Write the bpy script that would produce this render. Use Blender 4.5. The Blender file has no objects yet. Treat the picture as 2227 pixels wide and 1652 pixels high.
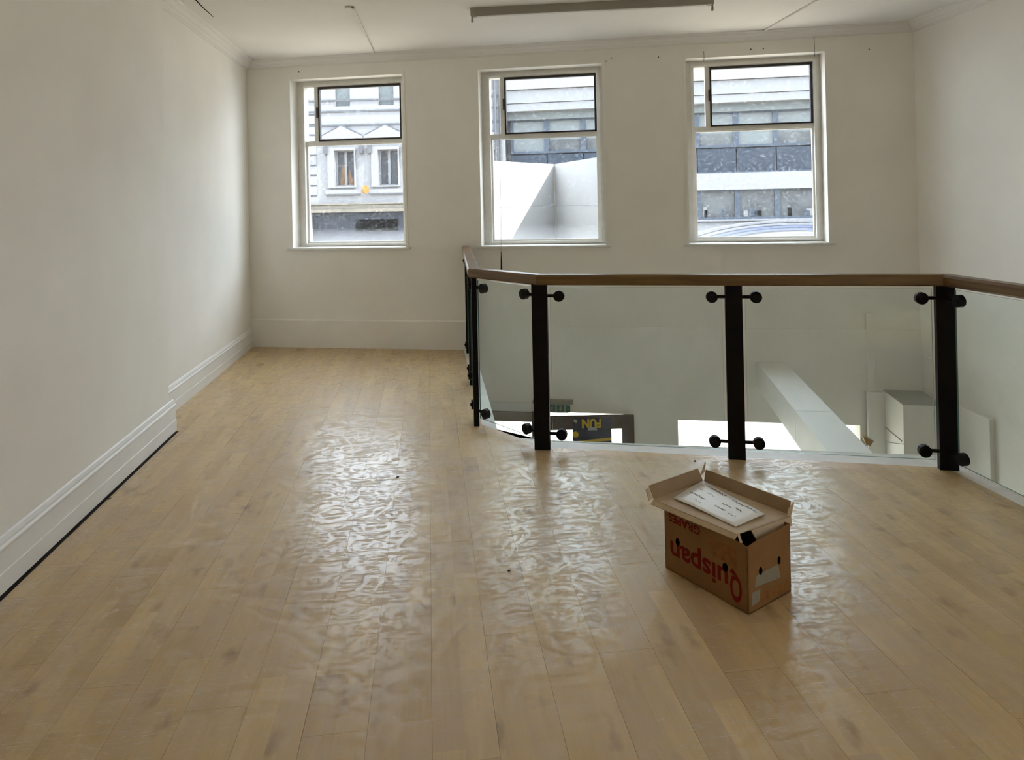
import bpy, bmesh, math, random
from mathutils import Vector, Matrix
random.seed(7)
C = bpy.context.scene.collection
S = bpy.context.scene

# ------------------------------------------------------------------ camera
F_PX, CY, YAW, PITCH, ROLL, EYE = 1499.85, 432.47, 0.1216, 0.0037, -0.0212, 1.5923
fwd = Vector((math.sin(YAW)*math.cos(PITCH), math.cos(YAW)*math.cos(PITCH), math.sin(PITCH)))
rt0 = Vector((math.cos(YAW), -math.sin(YAW), 0)); up0 = rt0.cross(fwd)
rt = rt0*math.cos(ROLL) + up0*math.sin(ROLL); up = -rt0*math.sin(ROLL) + up0*math.cos(ROLL)
cd = bpy.data.cameras.new('camera'); cam = bpy.data.objects.new('camera', cd); C.objects.link(cam)
cam.matrix_world = Matrix(((rt.x, up.x, -fwd.x, 0), (rt.y, up.y, -fwd.y, 0), (rt.z, up.z, -fwd.z, EYE), (0, 0, 0, 1)))
cd.sensor_fit = 'HORIZONTAL'; cd.sensor_width = 36; cd.lens = F_PX/2227*36
cd.shift_y = (CY - 826)/2227; cd.clip_start = .05; cd.clip_end = 300
S.camera = cam

# ------------------------------------------------------------------ world, sun, exposure
w = bpy.data.worlds.new('sky'); S.world = w; w.use_nodes = True
bg = w.node_tree.nodes['Background']; bg.inputs[0].default_value = (.80, .90, 1.0, 1); bg.inputs[1].default_value = 9.0
sd = bpy.data.lights.new('sun', 'SUN'); sun = bpy.data.objects.new('sun', sd); C.objects.link(sun)
sd.energy = 15.0; sd.color = (1, .95, .88); sd.angle = math.radians(.6)
sun.rotation_euler = Vector((.652, -.300, .697)).to_track_quat('Z', 'Y').to_euler(); sun.location = (8, -8, 14)
S.view_settings.view_transform = 'Standard'; S.view_settings.look = 'None'
S.view_settings.gamma = 1; S.view_settings.use_curve_mapping = False
S.view_settings.exposure = 0.08
S.cycles.max_bounces = 10; S.cycles.diffuse_bounces = 6; S.cycles.glossy_bounces = 3; S.cycles.transparent_max_bounces = 14
S.cycles.caustics_reflective = False; S.cycles.caustics_refractive = False

# ------------------------------------------------------------------ pixel -> direction helpers
EY = Vector((0, 0, EYE))
def ray(px, py): return fwd + rt*((px-1113.5)/F_PX) - up*((py-CY)/F_PX)
def atz(px, py, z=0.):
    d = ray(px, py); return EY + d*((z-EYE)/d.z)
def hit(px, py, p0, n):
    d = ray(px, py); return EY + d*((Vector(p0)-EY).dot(n)/d.dot(n))
class Frame:                                             # a wall's own axes: along, outward, up
    def __init__(s, o, k):
        q = math.sqrt(1+k*k); s.o = Vector(o); s.t = Vector((1, k, 0))/q; s.n = Vector((-k, 1, 0))/q
    def P(s, u, n, v): return s.o + s.t*u + s.n*n + Vector((0, 0, v))
    def uv(s, px, py, n=0.):
        p = hit(px, py, s.o+s.n*n, s.n) - s.o; return p.dot(s.t), p.z
    def M(s): return Matrix(((s.t.x, s.n.x, 0, s.o.x), (s.t.y, s.n.y, 0, s.o.y), (0, 0, 1, s.o.z), (0, 0, 0, 1)))
D, K = 7.5961, -.2954
FW = Frame((0, D, 0), K)                                 # the window wall
ZL = -2.95                                               # lower floor and street
HC = 3.25                                                # ceiling

# ------------------------------------------------------------------ materials
def mat(name, col, rough=.6, metal=0., var=0., vscale=6., bump=0., bscale=60., spec=.5, coat=0.):
    m = bpy.data.materials.new(name); m.use_nodes = True; nt = m.node_tree; b = nt.nodes['Principled BSDF']
    b.inputs['Base Color'].default_value = (*col, 1); b.inputs['Roughness'].default_value = rough
    b.inputs['Metallic'].default_value = metal; b.inputs['Specular IOR Level'].default_value = spec
    b.inputs['Coat Weight'].default_value = coat
    if var or bump:
        tc = nt.nodes.new('ShaderNodeNewGeometry')
    if var:
        nz = nt.nodes.new('ShaderNodeTexNoise'); nz.inputs['Scale'].default_value = vscale; nz.inputs['Detail'].default_value = 5
        nt.links.new(tc.outputs['Position'], nz.inputs['Vector'])
        cr = nt.nodes.new('ShaderNodeValToRGB')
        cr.color_ramp.elements[0].position = .3; cr.color_ramp.elements[1].position = .7
        cr.color_ramp.elements[0].color = (*[c*(1-var) for c in col], 1)
        cr.color_ramp.elements[1].color = (*[min(1, c*(1+var*.6)) for c in col], 1)
        nt.links.new(nz.outputs['Fac'], cr.inputs['Fac']); nt.links.new(cr.outputs['Color'], b.inputs['Base Color'])
    if bump:
        n2 = nt.nodes.new('ShaderNodeTexNoise'); n2.inputs['Scale'].default_value = bscale; n2.inputs['Detail'].default_value = 4
        nt.links.new(tc.outputs['Position'], n2.inputs['Vector'])
        bp = nt.nodes.new('ShaderNodeBump'); bp.inputs['Strength'].default_value = bump; bp.inputs['Distance'].default_value = .01
        nt.links.new(n2.outputs['Fac'], bp.inputs['Height']); nt.links.new(bp.outputs['Normal'], b.inputs['Normal'])
    return m
def glass(name, tint, dirt=0., dscale=40., haze=0., vlow=None, refl=.025):
    m = bpy.data.materials.new(name); m.use_nodes = True; nt = m.node_tree; nt.nodes.clear()
    o = nt.nodes.new('ShaderNodeOutputMaterial'); tr = nt.nodes.new('ShaderNodeBsdfTransparent'); tr.inputs[0].default_value = (*tint, 1)
    gl = nt.nodes.new('ShaderNodeBsdfGlossy'); gl.inputs['Roughness'].default_value = .02
    lw = nt.nodes.new('ShaderNodeLayerWeight'); pw = nt.nodes.new('ShaderNodeMath'); pw.operation = 'POWER'; pw.inputs[1].default_value = 4.5
    nt.links.new(lw.outputs['Facing'], pw.inputs[0]); fr = nt.nodes.new('ShaderNodeMapRange'); fr.inputs['To Min'].default_value = refl; fr.inputs['To Max'].default_value = .75; nt.links.new(pw.outputs[0], fr.inputs['Value'])
    mx = nt.nodes.new('ShaderNodeMixShader'); nt.links.new(fr.outputs[0], mx.inputs[0]); nt.links.new(tr.outputs[0], mx.inputs[1]); nt.links.new(gl.outputs[0], mx.inputs[2])
    last = mx.outputs[0]
    if dirt or haze:
        df = nt.nodes.new('ShaderNodeBsdfTranslucent'); df.inputs[0].default_value = (.85, .86, .88, 1)
        dd = nt.nodes.new('ShaderNodeBsdfDiffuse'); dd.inputs[0].default_value = (.8, .8, .8, 1)
        ms = nt.nodes.new('ShaderNodeMixShader'); ms.inputs[0].default_value = .35
        nt.links.new(df.outputs[0], ms.inputs[1]); nt.links.new(dd.outputs[0], ms.inputs[2])
        g = nt.nodes.new('ShaderNodeNewGeometry'); nz = nt.nodes.new('ShaderNodeTexNoise'); nz.inputs['Scale'].default_value = dscale; nz.inputs['Detail'].default_value = 8; nz.inputs['Roughness'].default_value = .7
        nt.links.new(g.outputs['Position'], nz.inputs['Vector'])
        mr = nt.nodes.new('ShaderNodeMapRange'); mr.inputs['From Min'].default_value = .52; mr.inputs['From Max'].default_value = .78
        mr.inputs['To Min'].default_value = haze; mr.inputs['To Max'].default_value = dirt
        nt.links.new(nz.outputs['Fac'], mr.inputs['Value'])
        fac = mr.outputs[0]
        if vlow:                                          # grime gathered along the bottom of the pane
            sp = nt.nodes.new('ShaderNodeSeparateXYZ'); nt.links.new(g.outputs['Position'], sp.inputs[0])
            m2 = nt.nodes.new('ShaderNodeMapRange'); m2.inputs['From Min'].default_value = vlow; m2.inputs['From Max'].default_value = vlow+.16
            m2.inputs['To Min'].default_value = .13; m2.inputs['To Max'].default_value = 0
            nt.links.new(sp.outputs['Z'], m2.inputs['Value'])
            ad = nt.nodes.new('ShaderNodeMath'); ad.operation = 'ADD'; ad.use_clamp = True
            nt.links.new(fac, ad.inputs[0]); nt.links.new(m2.outputs[0], ad.inputs[1]); fac = ad.outputs[0]
        m3 = nt.nodes.new('ShaderNodeMixShader'); nt.links.new(fac, m3.inputs[0]); nt.links.new(last, m3.inputs[1]); nt.links.new(ms.outputs[0], m3.inputs[2]); last = m3.outputs[0]
    nt.links.new(last, o.inputs[0]); return m

def floor_mat():
    m = bpy.data.materials.new('oak_laminate'); m.use_nodes = True; nt = m.node_tree; N = nt.nodes.new; L = nt.links.new
    b = nt.nodes['Principled BSDF']
    g = N('ShaderNodeNewGeometry'); sp = N('ShaderNodeSeparateXYZ'); L(g.outputs['Position'], sp.inputs[0])
    def math_(op, a, c, cl=False):
        n = N('ShaderNodeMath'); n.operation = op; n.use_clamp = cl
        for i, v in enumerate((a, c)):
            if v is None: continue
            if isinstance(v, (int, float)): n.inputs[i].default_value = v
            else: L(v, n.inputs[i])
        return n.outputs[0]
    STRIP = .0972
    si = math_('FLOOR', math_('DIVIDE', math_('ADD', sp.outputs['X'], .2145+20*STRIP), STRIP), None)
    wn = N('ShaderNodeTexWhiteNoise'); wn.noise_dimensions = '1D'; L(si, wn.inputs['W'])
    yi = math_('FLOOR', math_('DIVIDE', math_('ADD', sp.outputs['Y'], math_('MULTIPLY', wn.outputs['Value'], 3.0)), .62), None)
    cb = N('ShaderNodeCombineXYZ'); L(si, cb.inputs[0]); L(yi, cb.inputs[1])
    w2 = N('ShaderNodeTexWhiteNoise'); w2.noise_dimensions = '2D'; L(cb.outputs[0], w2.inputs['Vector'])
    # grain: stretched noise shifted per stave
    off = N('ShaderNodeCombineXYZ'); L(math_('MULTIPLY', sp.outputs['X'], 7.0), off.inputs[0]); L(math_('MULTIPLY', sp.outputs['Y'], 1.1), off.inputs[1]); L(math_('MULTIPLY', w2.outputs['Value'], 40.0), off.inputs[2])
    n1 = N('ShaderNodeTexNoise'); n1.inputs['Scale'].default_value = 1.6; n1.inputs['Detail'].default_value = 6; n1.inputs['Distortion'].default_value = .8; L(off.outputs[0], n1.inputs['Vector'])
    off2 = N('ShaderNodeCombineXYZ'); L(math_('MULTIPLY', sp.outputs['X'], 60.0), off2.inputs[0]); L(math_('MULTIPLY', sp.outputs['Y'], 3.0), off2.inputs[1]); L(math_('MULTIPLY', w2.outputs['Value'], 40.0), off2.inputs[2])
    n2 = N('ShaderNodeTexNoise'); n2.inputs['Scale'].default_value = 2.0; n2.inputs['Detail'].default_value = 5; L(off2.outputs[0], n2.inputs['Vector'])
    off3 = N('ShaderNodeCombineXYZ'); L(math_('MULTIPLY', sp.outputs['X'], 1.9), off3.inputs[0]); L(sp.outputs['Y'], off3.inputs[1]); L(math_('MULTIPLY', w2.outputs['Value'], 60.0), off3.inputs[2])
    n3 = N('ShaderNodeTexNoise'); n3.inputs['Scale'].default_value = 4.5; n3.inputs['Detail'].default_value = 3; L(off3.outputs[0], n3.inputs['Vector'])
    cr = N('ShaderNodeValToRGB'); e = cr.color_ramp.elements
    e[0].position = .0; e[0].color = FLOOR_LO; e[1].position = 1; e[1].color = FLOOR_HI
    t = math_('ADD', math_('MULTIPLY', w2.outputs['Value'], .26), math_('MULTIPLY', n1.outputs['Fac'], .70))
    t = math_('ADD', t, math_('MULTIPLY', math_('SUBTRACT', n2.outputs['Fac'], .5), .22))
    L(t, cr.inputs['Fac'])
    kn = N('ShaderNodeMapRange'); kn.inputs['From Min'].default_value = .60; kn.inputs['From Max'].default_value = .78; kn.inputs['To Max'].default_value = .75; L(n3.outputs['Fac'], kn.inputs['Value'])
    mk = N('ShaderNodeMix'); mk.data_type = 'RGBA'; mk.inputs['B'].default_value = FLOOR_KNOT; L(kn.outputs[0], mk.inputs['Factor']); L(cr.outputs['Color'], mk.inputs['A'])
    # worn film: pale scuffs and scratches, duller where scuffed
    ns = N('ShaderNodeTexNoise'); ns.inputs['Scale'].default_value = 8; ns.inputs['Detail'].default_value = 8; ns.inputs['Roughness'].default_value = .62; ns.inputs['Distortion'].default_value = 2.6; L(g.outputs['Position'], ns.inputs['Vector'])
    sc = N('ShaderNodeMapRange'); sc.inputs['From Min'].default_value = .49; sc.inputs['From Max'].default_value = .57; L(ns.outputs['Fac'], sc.inputs['Value'])
    scr = None
    for ang, sc_ in ((.5, 3.), (1.9, 4.), (2.7, 2.6), (1.2, 3.4), (.05, 2.2)):
        mp = N('ShaderNodeMapping'); mp.inputs['Rotation'].default_value = (0, 0, ang); mp.inputs['Scale'].default_value = (1., 14., 1.); L(g.outputs['Position'], mp.inputs['Vector'])
        nn = N('ShaderNodeTexNoise'); nn.inputs['Scale'].default_value = sc_; nn.inputs['Detail'].default_value = 3; nn.inputs['Distortion'].default_value = .4; L(mp.outputs[0], nn.inputs['Vector'])
        q = math_('SUBTRACT', 1.0, math_('MULTIPLY', math_('ABSOLUTE', math_('SUBTRACT', nn.outputs['Fac'], .60), None), 60.0), True)
        scr = q if scr is None else math_('MAXIMUM', scr, q)
    area = N('ShaderNodeTexNoise'); area.inputs['Scale'].default_value = 1.1; area.inputs['Detail'].default_value = 2; L(g.outputs['Position'], area.inputs['Vector'])
    am = N('ShaderNodeMapRange'); am.inputs['From Min'].default_value = .36; am.inputs['From Max'].default_value = .60; L(area.outputs['Fac'], am.inputs['Value'])
    wear = math_('MULTIPLY', math_('MAXIMUM', math_('MULTIPLY', sc.outputs[0], .62), scr), math_('ADD', math_('MULTIPLY', am.outputs[0], .3), .7), True)
    hn = N('ShaderNodeTexNoise'); hn.inputs['Scale'].default_value = 1.7; hn.inputs['Detail'].default_value = 3; L(off3.outputs[0], hn.inputs['Vector'])
    hm = N('ShaderNodeMapRange'); hm.inputs['From Min'].default_value = .42; hm.inputs['From Max'].default_value = .66; hm.inputs['To Max'].default_value = .55; L(hn.outputs['Fac'], hm.inputs['Value'])
    mh = N('ShaderNodeMix'); mh.data_type = 'RGBA'; mh.inputs['B'].default_value = (.50, .36, .235, 1); L(hm.outputs[0], mh.inputs['Factor']); L(mk.outputs['Result'], mh.inputs['A'])
    mw = N('ShaderNodeMix'); mw.data_type = 'RGBA'; mw.inputs['B'].default_value = (.72, .66, .58, 1); L(math_('MULTIPLY', wear, .12), mw.inputs['Factor']); L(mh.outputs['Result'], mw.inputs['A'])
    L(mw.outputs['Result'], b.inputs['Base Color'])
    b.inputs['Roughness'].default_value = .50; b.inputs['Specular IOR Level'].default_value = .4
    L(math_('ADD', math_('MULTIPLY', wear, 1.25), .03, True), b.inputs['Coat Weight']); b.inputs['Coat IOR'].default_value = 1.62
    L(math_('ADD', math_('MULTIPLY', wear, .03), .25), b.inputs['Coat Roughness'])
    bp = N('ShaderNodeBump'); bp.inputs['Strength'].default_value = .03; bp.inputs['Distance'].default_value = .0018
    L(math_('ADD', math_('MULTIPLY', wear, .30), math_('MULTIPLY', n2.outputs['Fac'], .3)), bp.inputs['Height']); L(bp.outputs['Normal'], b.inputs['Normal'])
    return m
FLOOR_LO = (.37, .245, .105, 1); FLOOR_HI = (.76, .555, .285, 1); FLOOR_KNOT = (.20, .125, .065, 1)
M = dict(
    wall=mat('matt_white_wall', (.86, .835, .775), .85, var=.035, vscale=2.2, bump=.06, bscale=90),
    ceil=mat('white_ceiling', (.80, .775, .73), .9, var=.03, vscale=1.5, bump=.05, bscale=60),
    trim=mat('white_gloss_trim', (.80, .79, .76), .45, var=.03, vscale=5),
    winwhite=mat('old_white_window_paint', (.74, .72, .67), .5, var=.06, vscale=14),
    strip=mat('scuffed_white_edge', (.72, .71, .66), .5, var=.12, vscale=9),
    under=mat('dark_underlay', (.012, .010, .010), .9),
    black=mat('black_metal', (.003, .003, .0035), .5, spec=.15), blackframe=mat('dark_window_frame', (.03, .026, .026), .5),
    oak=None, floor=floor_mat(), glass=glass('clear_toughened_glass', (.955, .988, .980), .06, 3, .006, refl=.010),
    pane=glass('dusty_window_glass', (.97, .98, .99), .12, 38, .006, 1.17), pane_hi=glass('upper_window_glass', (.97, .98, .99), .10, 26, .006),
    glassedge=mat('green_glass_edge', (.10, .22, .17), .2),
    card=mat('brown_cardboard', (.25, .125, .042), .85, var=.12, vscale=9, bump=.05, bscale=120),
    cardin=mat('pale_cardboard_inside', (.34, .235, .135), .85, var=.1, vscale=12),
    cardlip=mat('pale_cardboard_edge', (.56, .44, .30), .6, var=.08, vscale=25),
    red=mat('red_print', (.17, .012, .008), .8, spec=.1), orange=mat('orange_print', (.27, .11, .024), .8, var=.3, vscale=40),
    paper=mat('white_paper', (.93, .93, .92), .38, spec=1.0, var=.03, vscale=30), ink=mat('grey_marker_ink', (.07, .07, .08), .8),
    dark=mat('dark_hole', (.002, .002, .002), .9, spec=0.), label=mat('dull_white_label', (.27, .24, .18), .8, var=.1, vscale=60),
    grey=mat('grey_metal_fitting', (.30, .285, .24), .5), greylt=mat('pale_fitting', (.62, .60, .54), .5),
    brown=mat('brown_door_wood', (.10, .075, .055), .6, var=.15, vscale=20), brownlt=mat('grey_brown_lintel', (.30, .26, .22), .7, var=.1, vscale=8),
    street=mat('pale_paving', (.45, .39, .31), .9, var=.10, vscale=6, bump=.1, bscale=8), lowfloor=mat('pale_shop_floor', (.68, .63, .55), .6),
    stucco=mat('white_stucco', (.168, .170, .176), .9, spec=.12, var=.03, vscale=1.), stuccoln=mat('grey_lines_and_shade', (.07, .073, .08), .9, spec=.12),  # grey for joints and pipes, and for painted shade of ledges, mouldings and grooves
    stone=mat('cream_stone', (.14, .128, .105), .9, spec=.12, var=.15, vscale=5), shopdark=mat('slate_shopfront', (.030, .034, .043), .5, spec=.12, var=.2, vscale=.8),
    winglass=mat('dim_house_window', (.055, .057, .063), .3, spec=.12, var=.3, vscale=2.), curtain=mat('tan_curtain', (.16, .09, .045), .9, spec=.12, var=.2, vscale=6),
    paleglass=mat('pale_sky_tint_glass', (.115, .128, .130), .4, spec=.12, var=.1, vscale=.9), dimglass=mat('dim_office_glass', (.07, .074, .076), .3, spec=.12, var=.4, vscale=1.6),  # sky reflection is put into the base colour of the pale panes
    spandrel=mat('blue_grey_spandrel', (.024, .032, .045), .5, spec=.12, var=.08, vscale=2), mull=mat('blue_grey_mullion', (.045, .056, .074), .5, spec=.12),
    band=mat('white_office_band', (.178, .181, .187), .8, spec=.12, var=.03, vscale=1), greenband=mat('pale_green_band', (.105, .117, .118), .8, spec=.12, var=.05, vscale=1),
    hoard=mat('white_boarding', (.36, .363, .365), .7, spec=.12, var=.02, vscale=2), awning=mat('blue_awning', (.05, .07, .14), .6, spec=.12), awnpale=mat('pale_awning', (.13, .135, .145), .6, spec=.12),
    yellow=mat('orange_sign', (.20, .085, .012), .5), gold=mat('gold_lettering', (.62, .42, .03), .6), poster=mat('dark_blue_poster', (.035, .036, .065), .6, var=.6, vscale=14),
    green=mat('dull_green_legend', (.05, .13, .095), .6), signw=mat('sign_housing', (.40, .41, .37), .6), brass=mat('tan_bracket', (.33, .20, .07), .6),
    roof=mat('grey_roof', (.12, .12, .125), .8, spec=.1), dirt=mat('dark_debris', (.03, .018, .012), .9),
)
def oak_mat():
    m = bpy.data.materials.new('oiled_oak_handrail'); m.use_nodes = True; nt = m.node_tree; b = nt.nodes['Principled BSDF']
    tc = nt.nodes.new('ShaderNodeTexCoord'); mp = nt.nodes.new('ShaderNodeMapping'); mp.inputs['Scale'].default_value = (1.2, 22, 22)
    nz = nt.nodes.new('ShaderNodeTexNoise'); nz.inputs['Scale'].default_value = 2.2; nz.inputs['Detail'].default_value = 6
    cr = nt.nodes.new('ShaderNodeValToRGB'); cr.color_ramp.elements[0].position = .3; cr.color_ramp.elements[1].position = .72
    cr.color_ramp.elements[0].color = (.105, .058, .018, 1); cr.color_ramp.elements[1].color = (.20, .118, .042, 1)
    nt.links.new(tc.outputs['Object'], mp.inputs[0]); nt.links.new(mp.outputs[0], nz.inputs['Vector']); nt.links.new(nz.outputs['Fac'], cr.inputs[0]); nt.links.new(cr.outputs[0], b.inputs['Base Color'])
    b.inputs['Roughness'].default_value = .33; return m
M['oak'] = oak_mat()

# ------------------------------------------------------------------ mesh helpers
class MB:
    def __init__(s): s.v = []; s.f = []
    def add(s, vs, fs):
        o = len(s.v); s.v += [Vector(x) for x in vs]; s.f += [tuple(i+o for i in f) for f in fs]; return s
    def hexa(s, p):                                        # 8 points: bottom 4, top 4
        return s.add(p, [(0, 3, 2, 1), (4, 5, 6, 7), (0, 1, 5, 4), (1, 2, 6, 5), (2, 3, 7, 6), (3, 0, 4, 7)])
    def box(s, a, b, M4=None):
        x0, y0, z0 = a; x1, y1, z1 = b
        p = [Vector(q) for q in ((x0, y0, z0), (x1, y0, z0), (x1, y1, z0), (x0, y1, z0), (x0, y0, z1), (x1, y0, z1), (x1, y1, z1), (x0, y1, z1))]
        if M4: p = [M4 @ q for q in p]
        return s.hexa(p)
    def prism(s, poly, z0, z1):                            # vertical prism over a ground polygon (counter-clockwise)
        n = len(poly); vs = [(p[0], p[1], z0) for p in poly] + [(p[0], p[1], z1) for p in poly]
        return s.add(vs, [tuple(range(n-1, -1, -1)), tuple(range(n, 2*n))] + [(i, (i+1) % n, (i+1) % n+n, i+n) for i in range(n)])
    def sheet(s, pts, th, nrm=None):                       # flat polygon with thickness along its normal
        pts = [Vector(p) for p in pts]
        if nrm is None: nrm = (pts[1]-pts[0]).cross(pts[2]-pts[1])
        nrm = Vector(nrm).normalized(); n = len(pts)
        vs = pts + [p+nrm*th for p in pts]
        return s.add(vs, [tuple(range(n-1, -1, -1)), tuple(range(n, 2*n))] + [(i, (i+1) % n, (i+1) % n+n, i+n) for i in range(n)])
    def sweep(s, prof, a, b, side, upv=Vector((0, 0, 1)), a_dir=None, b_dir=None):
        """profile of (sideways, up) pairs run from a to b; ends cut square or along a_dir / b_dir (mitre)."""
        a, b = Vector(a), Vector(b); d = (b-a).normalized(); side = Vector(side); n = len(prof); vs = []
        for P0, dr in ((a, a_dir), (b, b_dir)):
            for (q, h) in prof:
                p = P0 + side*q + upv*h
                if dr is not None:                         # slide along d onto the mitre plane
                    p = p + d*((P0-p).dot(dr)/d.dot(dr))
                vs.append(p)
        return s.add(vs, [tuple(range(n-1, -1, -1)), tuple(range(n, 2*n))] + [(i, (i+1) % n, (i+1) % n+n, i+n) for i in range(n)])
    def tube(s, pts, r, seg=8, r2=None):
        pts = [Vector(p) for p in pts]; rings = []; n = len(pts); o = len(s.v)
        for i, p in enumerate(pts):
            d = (pts[min(i+1, n-1)]-pts[max(i-1, 0)]).normalized()
            x = d.cross(Vector((0, 0, 1))) if abs(d.z) < .95 else d.cross(Vector((1, 0, 0))); x.normalize(); y = d.cross(x)
            rr = r if r2 is None else r+(r2-r)*i/(n-1)
            s.v += [p+(x*math.cos(2*math.pi*j/seg)+y*math.sin(2*math.pi*j/seg))*rr for j in range(seg)]
        for i in range(n-1):
            for j in range(seg):
                s.f.append((o+i*seg+j, o+i*seg+(j+1) % seg, o+(i+1)*seg+(j+1) % seg, o+(i+1)*seg+j))
        s.f.append(tuple(o+j for j in range(seg-1, -1, -1))); s.f.append(tuple(o+(n-1)*seg+j for j in range(seg)))
        return s
    def build(s, name, m, parent=None, origin=None, smooth=False, bevel=0.):
        me = bpy.data.meshes.new(name); o = Vector(origin) if origin is not None else Vector((0, 0, 0))
        me.from_pydata([tuple(v-o) for v in s.v], [], s.f); me.validate()
        bm = bmesh.new(); bm.from_mesh(me); bmesh.ops.recalc_face_normals(bm, faces=bm.faces); bm.to_mesh(me); bm.free()
        return link(name, me, m, parent, o, smooth, bevel)
def link(name, me, m, parent=None, loc=(0, 0, 0), smooth=False, bevel=0.):
    ob = bpy.data.objects.new(name, me); C.objects.link(ob); ob.location = loc
    if m is not None and not me.materials: me.materials.append(M[m] if isinstance(m, str) else m)
    if smooth:
        for p in me.polygons: p.use_smooth = True
    if bevel:
        bv = ob.modifiers.new('bevel', 'BEVEL'); bv.width = bevel; bv.segments = 2; bv.limit_method = 'ANGLE'
    if parent: setp(ob, parent)
    return ob
def setp(ob, parent):
    ob.parent = parent; ob.matrix_parent_inverse = Matrix.Translation(-wloc(parent))
def wloc(o):
    v = Vector(o.location)
    while o.parent: o = o.parent                          # parents carry only translations that children cancel
    return v
def thing(name, label, cat, loc, group=None):
    e = bpy.data.objects.new(name, None); C.objects.link(e); e.location = loc; e.empty_display_size = .1
    return tag(e, label, cat, group)
def tag(o, label=None, cat=None, group=None, kind=None):
    if label: o['label'] = label
    if cat: o['category'] = cat
    if group: o['group'] = group
    if kind: o['kind'] = kind
    return o
def struct(o, label, cat): return tag(o, label, cat, kind='structure')
def fbox(fr, u0, u1, n0, n1, v0, v1, mb=None):
    mb = mb or MB(); return mb.box((u0, n0, v0), (u1, n1, v1), fr.M())
def holed(fr, u0, u1, v0, v1, n0, n1, holes, mb=None):
    """solid wall between n0 and n1 with rectangular holes cut through, reveals included."""
    mb = mb or MB()
    us = sorted({u0, u1, *[h[i] for h in holes for i in (0, 1)]}); vs = sorted({v0, v1, *[h[i] for h in holes for i in (2, 3)]})
    us = [u for u in us if u0 <= u <= u1]; vs = [v for v in vs if v0 <= v <= v1]
    solid = {}
    for i in range(len(us)-1):
        for j in range(len(vs)-1):
            cu, cv = (us[i]+us[i+1])/2, (vs[j]+vs[j+1])/2
            solid[i, j] = not any(h[0] < cu < h[1] and h[2] < cv < h[3] for h in holes)
    P = fr.P
    for (i, j), s in solid.items():
        if not s: continue
        a, b, c, d = us[i], us[i+1], vs[j], vs[j+1]
        for n in (n0, n1): mb.add([P(a, n, c), P(b, n, c), P(b, n, d), P(a, n, d)], [(0, 1, 2, 3) if n == n0 else (3, 2, 1, 0)])
        for di, dj, e in ((-1, 0, ((a, c), (a, d))), (1, 0, ((b, d), (b, c))), (0, -1, ((b, c), (a, c))), (0, 1, ((a, d), (b, d)))):
            if not solid.get((i+di, j+dj), False):
                (p, q), (r, s2) = e; mb.add([P(p, n0, q), P(r, n0, s2), P(r, n1, s2), P(p, n1, q)], [(0, 1, 2, 3)])
    return mb
def text_mesh(txt, width, height, spacing=1.0, bold=.0):
    cu = bpy.data.curves.new('t', 'FONT'); cu.body = txt; cu.size = 1; cu.space_character = spacing; cu.offset = bold; cu.extrude = 0
    cu.resolution_u = 3
    ob = bpy.data.objects.new('t', cu); C.objects.link(ob); dg = bpy.context.evaluated_depsgraph_get(); dg.update()
    me = bpy.data.meshes.new_from_object(ob.evaluated_get(dg)); bpy.data.objects.remove(ob)
    xs = [v.co.x for v in me.vertices]; x0, x1 = min(xs), max(xs)
    for v in me.vertices:
        v.co.x = (v.co.x-x0)/(x1-x0)*width; v.co.y = v.co.y*height/.70
    return me
def place(me, o, x, y, lift=.0008):                         # lay a flat xy mesh onto a surface
    x, y = Vector(x).normalized(), Vector(y).normalized(); n = x.cross(y); o = Vector(o)
    mb = MB(); mb.add([o+x*v.co.x+y*v.co.y+n*lift for v in me.vertices], [tuple(p.vertices) for p in me.polygons])
    return mb

# ------------------------------------------------------------------ polygon clipping for the planks
def clip(poly, a, b, keep_left=True):
    out = []; sg = 1 if keep_left else -1
    def sd(p): return sg*((b[0]-a[0])*(p[1]-a[1])-(b[1]-a[1])*(p[0]-a[0]))
    for i in range(len(poly)):
        p, q = poly[i], poly[(i+1) % len(poly)]; sp, sq = sd(p), sd(q)
        if sp >= 0: out.append(p)
        if sp*sq < 0:
            t = sp/(sp-sq); out.append((p[0]+(q[0]-p[0])*t, p[1]+(q[1]-p[1])*t))
    return out
def area(p): return abs(sum(p[i][0]*p[(i+1) % len(p)][1]-p[(i+1) % len(p)][0]*p[i][1] for i in range(len(p))))/2
def minus(poly, conv):                                      # convex poly minus convex ccw hole -> convex pieces
    res, rest = [], poly
    for i in range(len(conv)):
        a, b = conv[i], conv[(i+1) % len(conv)]
        o = clip(rest, a, b, False)
        if len(o) > 2 and area(o) > 1e-5: res.append(o)
        rest = clip(rest, a, b, True)
        if len(rest) < 3 or area(rest) < 1e-6: break
    return res

# ================================================================== LARGE STRUCTURE
UL, UR = -2.131, 4.943
W = [(-1.585, -.262), (.592, 1.918), (2.772, 4.118)]        # three window openings along the wall
WZ0, WZ1 = 1.116, 3.02
HOLES = [(a, b, WZ0, WZ1) for a, b in W]
SHOP = [(.20, 1.10, ZL, -.755), (1.135, 2.17, ZL, -.647), (2.617, 4.37, ZL, -.69)]
wf = holed(FW, UL-.3, UR+.4, ZL-.1, HC+.3, 0, .34, HOLES+SHOP).build('wall_front', 'wall')
struct(wf, 'off-white wall with three sash windows and a shopfront below', 'wall')
YC = lambda x: D+K*x
struct(MB().prism([(-2.33, -3.8), (-2.031, -3.8), (-2.031, YC(-2.031)-.002), (-2.33, YC(-2.33)-.002)], ZL-.1, HC+.3).build('wall_left', 'wall'),
       'white side wall running back to the window corner', 'wall')
NX = lambda y: -1.8095-.0147*(y-3.1)                        # near pier face, very slightly out of square
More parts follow.
